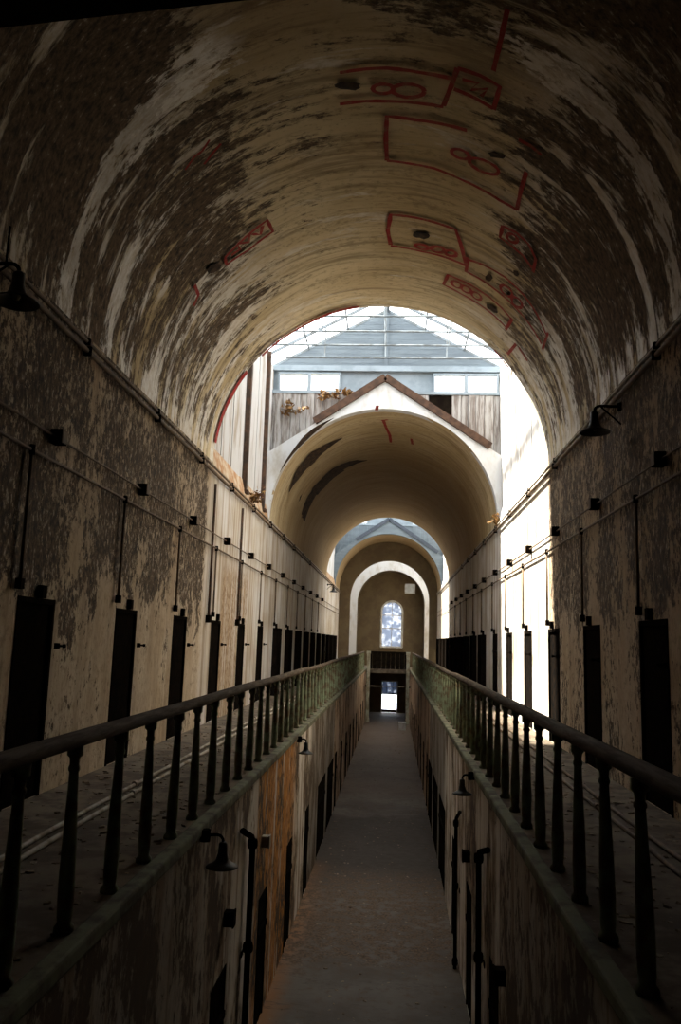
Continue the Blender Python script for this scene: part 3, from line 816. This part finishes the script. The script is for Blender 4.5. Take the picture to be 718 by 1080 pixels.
# ------------------------------------------------------------------ lamps
def lamp(wall_x, s, y, z, reach, dia, label, brace=True, stem=0.0):
    """s: direction from the wall into the corridor. z: height of the arm."""
    o = empty('gooseneck_lamp', (wall_x, y, z)); tag(o, label, 'lamp', 'bell-shaped wall lamps')
    MB().lathe([(.045,-.05),(.045,.05)], n=8).build('wall_plate', M['iron'], o)
    k = dia/.36
    pts = [(0,0,0),(s*(reach*.6),0,.01)]+[(s*(reach-.07*k+.07*k*math.sin(a)),0,.01-.07*k+.07*k*math.cos(a)) for a in (0,.4,.8,1.2,PI/2)]
    MB().tube(pts, .017*k, 8).build('arm', M['iron'], o, True)
    if brace: MB().tube([(0,0,-.22*k),(s*reach*.75,0,.0)], .010*k, 6).build('brace', M['iron'], o)
    if stem: MB().tube([(s*reach*.7,0,0),(s*reach*.7,0,stem)], .010, 6).build('hanger', M['iron'], o)
    c = (s*reach, 0, -.06*k)
    MB().lathe([(.030*k,0),(.048*k,-.02*k),(.052*k,-.12*k),(.062*k,-.15*k)], c, 14).build('socket', M['shade'], o, True)
    sh = MB().lathe([(.055*k,-.13*k),(.075*k,-.19*k),(.115*k,-.225*k),(.18*k,-.255*k),(.182*k,-.27*k),(.176*k,-.262*k),(.11*k,-.235*k),(.07*k,-.20*k)], c, 24, False).build('shade', M['shade'], o, True)
    MB().lathe([(.015*k,-.15*k),(.03*k,-.19*k),(.032*k,-.215*k),(.02*k,-.24*k),(.004*k,-.247*k)], c, 10).build('bulb', M['shade_in'], o, True)
    return o
lamp(XR, -1, 10.25, E+3.08, .335, .38, 'black bell lamp on the right upper wall below the vault')
lamp(XL, 1, 6.22, E+3.05, .40, .37, 'black bell lamp cut by the left picture edge', stem=.35)
lamp(LX+.06, 1, 7.35, ZG-.06, .16, .28, 'bell lamp under the left gallery edge beside the vertical drainpipe', False)
lamp(RX-.06, -1, 11.2, ZG-.05, .12, .26, 'bell lamp under the right gallery edge', False)
lamp(LX+.06, 1, 14.6, ZG-.07, .12, .26, 'small far bell lamp under the left gallery edge', False)
lamp(XL, 1, 43.6, E+3.0, .35, .42, 'tiny lamp on the left wall in the second roof-light bay')

# ------------------------------------------------------------------ lower wall pipes and boxes
def drain(x, s, y, ztop, dy, r, label, joint=.55):
    o = empty('drainpipe', (x+s*.07, y, 0)); tag(o, label, 'pipe')
    MB().tube([(-s*.02,dy,ztop+.22),(0,dy*.12,ztop+.04),(0,0,ztop-.05),(0,0,0)], r, 8).build('pipe', M['iron'], o, True)
    for z in (ztop-.05, ztop*joint, .1): MB().lathe([(r*1.5,-.05),(r*1.7,-.02),(r*1.7,.02),(r*1.5,.05)], (0,0,z), 10).build('collar', M['iron'], o)
    MB().box(-s*.07-.01, -s*.07+.01 if s > 0 else s*-.07+.01, -.05, .05, ztop*joint-.1, ztop*joint-.04).build('bracket', M['iron'], o)
    return o
drain(LX, 1, 9.9, E-2.32, -.60, .036, 'black vertical drainpipe with bent top on the left lower wall')
drain(RX, -1, 10.15, E-2.42, -.75, .034, 'dark vertical drainpipe with bent top on the right lower wall')
drain(RX, -1, 13.6, E-2.75, -.5, .028, 'thin dark pipe on the right lower wall beyond the drainpipe')
for x, s, y, z, lab in ((LX, 1, 8.75, E-2.83, 'small black box on the left lower wall left of the drainpipe'), (LX, 1, 7.4, E-3.35, 'dark box low on the left lower wall nearest the viewer'),
                        (LX, 1, 11.1, E-2.62, 'pale outlet box on the left lower wall right of the drainpipe'), (RX, -1, 12.0, E-2.9, 'small black box on the right lower wall beyond the drainpipe'),
                        (RX, -1, 8.4, E-3.1, 'dark box on the right lower wall nearest the viewer')):
    o = empty('outlet_box', (x+s*.05, y, z)); tag(o, lab, 'electrical box')
    MB().box(-.05, .05, -.06, .06, -.07, .07).build('body', M['palepipe'] if 'pale' in lab else M['iron'], o)
    MB().box(s*.05-.008, s*.05+.008, -.068, .068, -.078, .078).build('cover', M['palepipe'] if 'pale' in lab else M['iron'], o)

# ------------------------------------------------------------------ first bay: posts, overgrown junction, vines
for y, z0, z1, wd, lab in ((18.9, ZS+.02, EAVE, .15, 'dark rusty upright post on the left wall of the first bay'), (21.6, ZS+.02, EAVE, .15, 'dark rusty upright post in the far left corner of the first bay')):
    o = empty('wall_post', (XL-.10, y, ZS)); tag(o, lab, 'post')
    MB().box(.02, .13, -wd/2, wd/2, z0-ZS, z1-ZS).build('post', M['post'], o)
    MB().box(.02, .18, -wd*.8, wd*.8, z0-ZS, z0-ZS+.08).build('foot_plate', M['post'], o)
for y, x, s, lab, mt in ((15.55, XL, 1, 'pale vertical conduit at the start of the first bay on the left wall', M['post']), (18.5, XL, 1, 'rusty vertical conduit below the left post of the first bay', M['post']), ):
    o = empty('wall_conduit', (x+s*.04, y, E+.4)); tag(o, lab, 'pipe')
    MB().tube([(0,0,0),(0,0,2.6)], .026, 8).build('pipe', mt, o, True)
    MB().box(-.05, .05, -.07, .07, -.12, .02).build('end_box', M['iron'], o)
def vine(name, root, spread, n, label, up=1.0):
    o = empty(name, root); tag(o, label, 'plant')
    r2 = random.Random(hash(label) % 1000 if False else len(label)); b = MB(); lv = MB()
    for i in range(7):
        a = r2.uniform(0, 2*PI); L_ = spread*r2.uniform(.6, 1.1)
        tip = Vector((math.cos(a)*L_, -.10*r2.random(), up*abs(math.sin(a))*L_*.9+r2.uniform(-.2,.2)*L_))
        b.tube([(0,0,0), tuple(tip*.5+Vector((0,-.05,.03))), tuple(tip)], [.014,.009,.004], 5)
        for k in range(n):
            p = tip*r2.uniform(.25, 1.05)+Vector((r2.uniform(-.1,.1), r2.uniform(-.12,.02), r2.uniform(-.1,.1)))
            u = Vector((r2.uniform(-1,1), r2.uniform(-1,1), r2.uniform(-1,1))).normalized(); v_ = u.cross(Vector((r2.uniform(-1,1), r2.uniform(-1,1), 1))).normalized(); s_ = r2.uniform(.05,.09)
            lv.add([p-u*s_, p+v_*s_*.55+u*s_*.1, p+u*s_, p-v_*s_*.55+u*s_*.1], [(0,1,2,3)])
    b.build('stem', M['stem'], o); l = lv.build('leaves', M['leaf'], o); l['kind'] = 'stuff'
vine('dry_vine', (XC-2.65, 22.78, E+6.55), .42, 12, 'brown dried vine clump against the planks, leftmost of three')
vine('dry_vine', (XC-1.65, 22.78, E+7.0), .32, 12, 'yellow-brown vine clump in the middle below the gable windows')
vine('dry_vine', (XC-1.05, 22.78, E+7.05), .24, 10, 'small rusty vine clump nearest the dark coping board')
vine('ledge_weeds', (XL+.02, 19.6, ZS-.03), .38, 12, 'straggly weeds growing from the ledge on the left wall', .8)
vine('ledge_weeds', (XR-.05, 22.2, ZS-.03), .28, 9, 'small tuft of weeds on the right wall by the second vault', .6)

# ------------------------------------------------------------------ small things far down the corridor
o = empty('storage_box', (.64, 48.4, 0)); tag(o, 'small pale box standing on the lower corridor floor far away', 'box')
MB().box(-.20, .20, -.18, .18, 0, .38).build('body', M['white'], o); MB().box(-.215, .215, -.195, .195, .38, .45).build('lid', M['white'], o)
o = empty('wall_cabinet', (1.05, 53.45, E+3.55)); tag(o, 'small pale box hung high beside the far lit arch', 'box')
MB().box(-.34, .34, -.10, .12, -.32, .32).build('body', M['frame'], o); MB().box(-.30, .30, -.125, -.10, -.28, .28).build('cover', M['white'], o)
o = empty('tie_bar', (LX+.03, 51.8, E-2.7)); tag(o, 'thin pale bar crossing the lower corridor before the end doorway', 'bar')
MB().tube([(0,0,0),(RX-LX-.06,0,.02)], .02, 6).build('bar', M['palepipe'], o)
for x in (.0, RX-LX-.06): MB().box(x-.03, x+.03, -.06, .06, -.06, .06).build('wall_plate', M['iron'], o)

# ------------------------------------------------------------------ fallen plaster and litter
def litter(name, x0, x1, y0, y1, z, n, smax, label, bias=1.0):
    b = MB()
    for i in range(n):
        x = rnd.uniform(x0, x1); y = y0+(y1-y0)*rnd.random()**bias; s_ = smax*rnd.uniform(.2, 1)**2+.008; a = rnd.uniform(0, 2*PI); h = s_*rnd.uniform(.12, .4)
        c, s = math.cos(a), math.sin(a); k = rnd.uniform(.4, 1)
        P = [(x+c*u*s_-s*v*s_*k, y+s*u*s_+c*v*s_*k) for u, v in ((-1,-.6),(.2,-1),(1,-.1),(.5,.9),(-.7,.7))]
        b.add([(p[0],p[1],z) for p in P]+[(x+(p[0]-x)*.75, y+(p[1]-y)*.75, z+h*rnd.uniform(.6,1.2)) for p in P],
              [(5,6,7,8,9)]+[(j,(j+1)%5,5+(j+1)%5,5+j) for j in range(5)])
    o = b.build(name, M['chips']); tag(o, label, 'debris', kind='stuff')
litter('plaster_debris', XL+.12, LX-.14, 3, 45, ZG, 2600, .038, 'plaster chips and dirt strewn over the left gallery floor')
litter('plaster_debris', RX+.14, XR-.12, 3, 45, ZG, 2600, .038, 'plaster chips and dirt strewn over the right gallery floor')
litter('plaster_debris', LX+.10, RX-.10, 6, 47.8, 0, 900, .03, 'plaster crumbs scattered over the lower corridor floor')
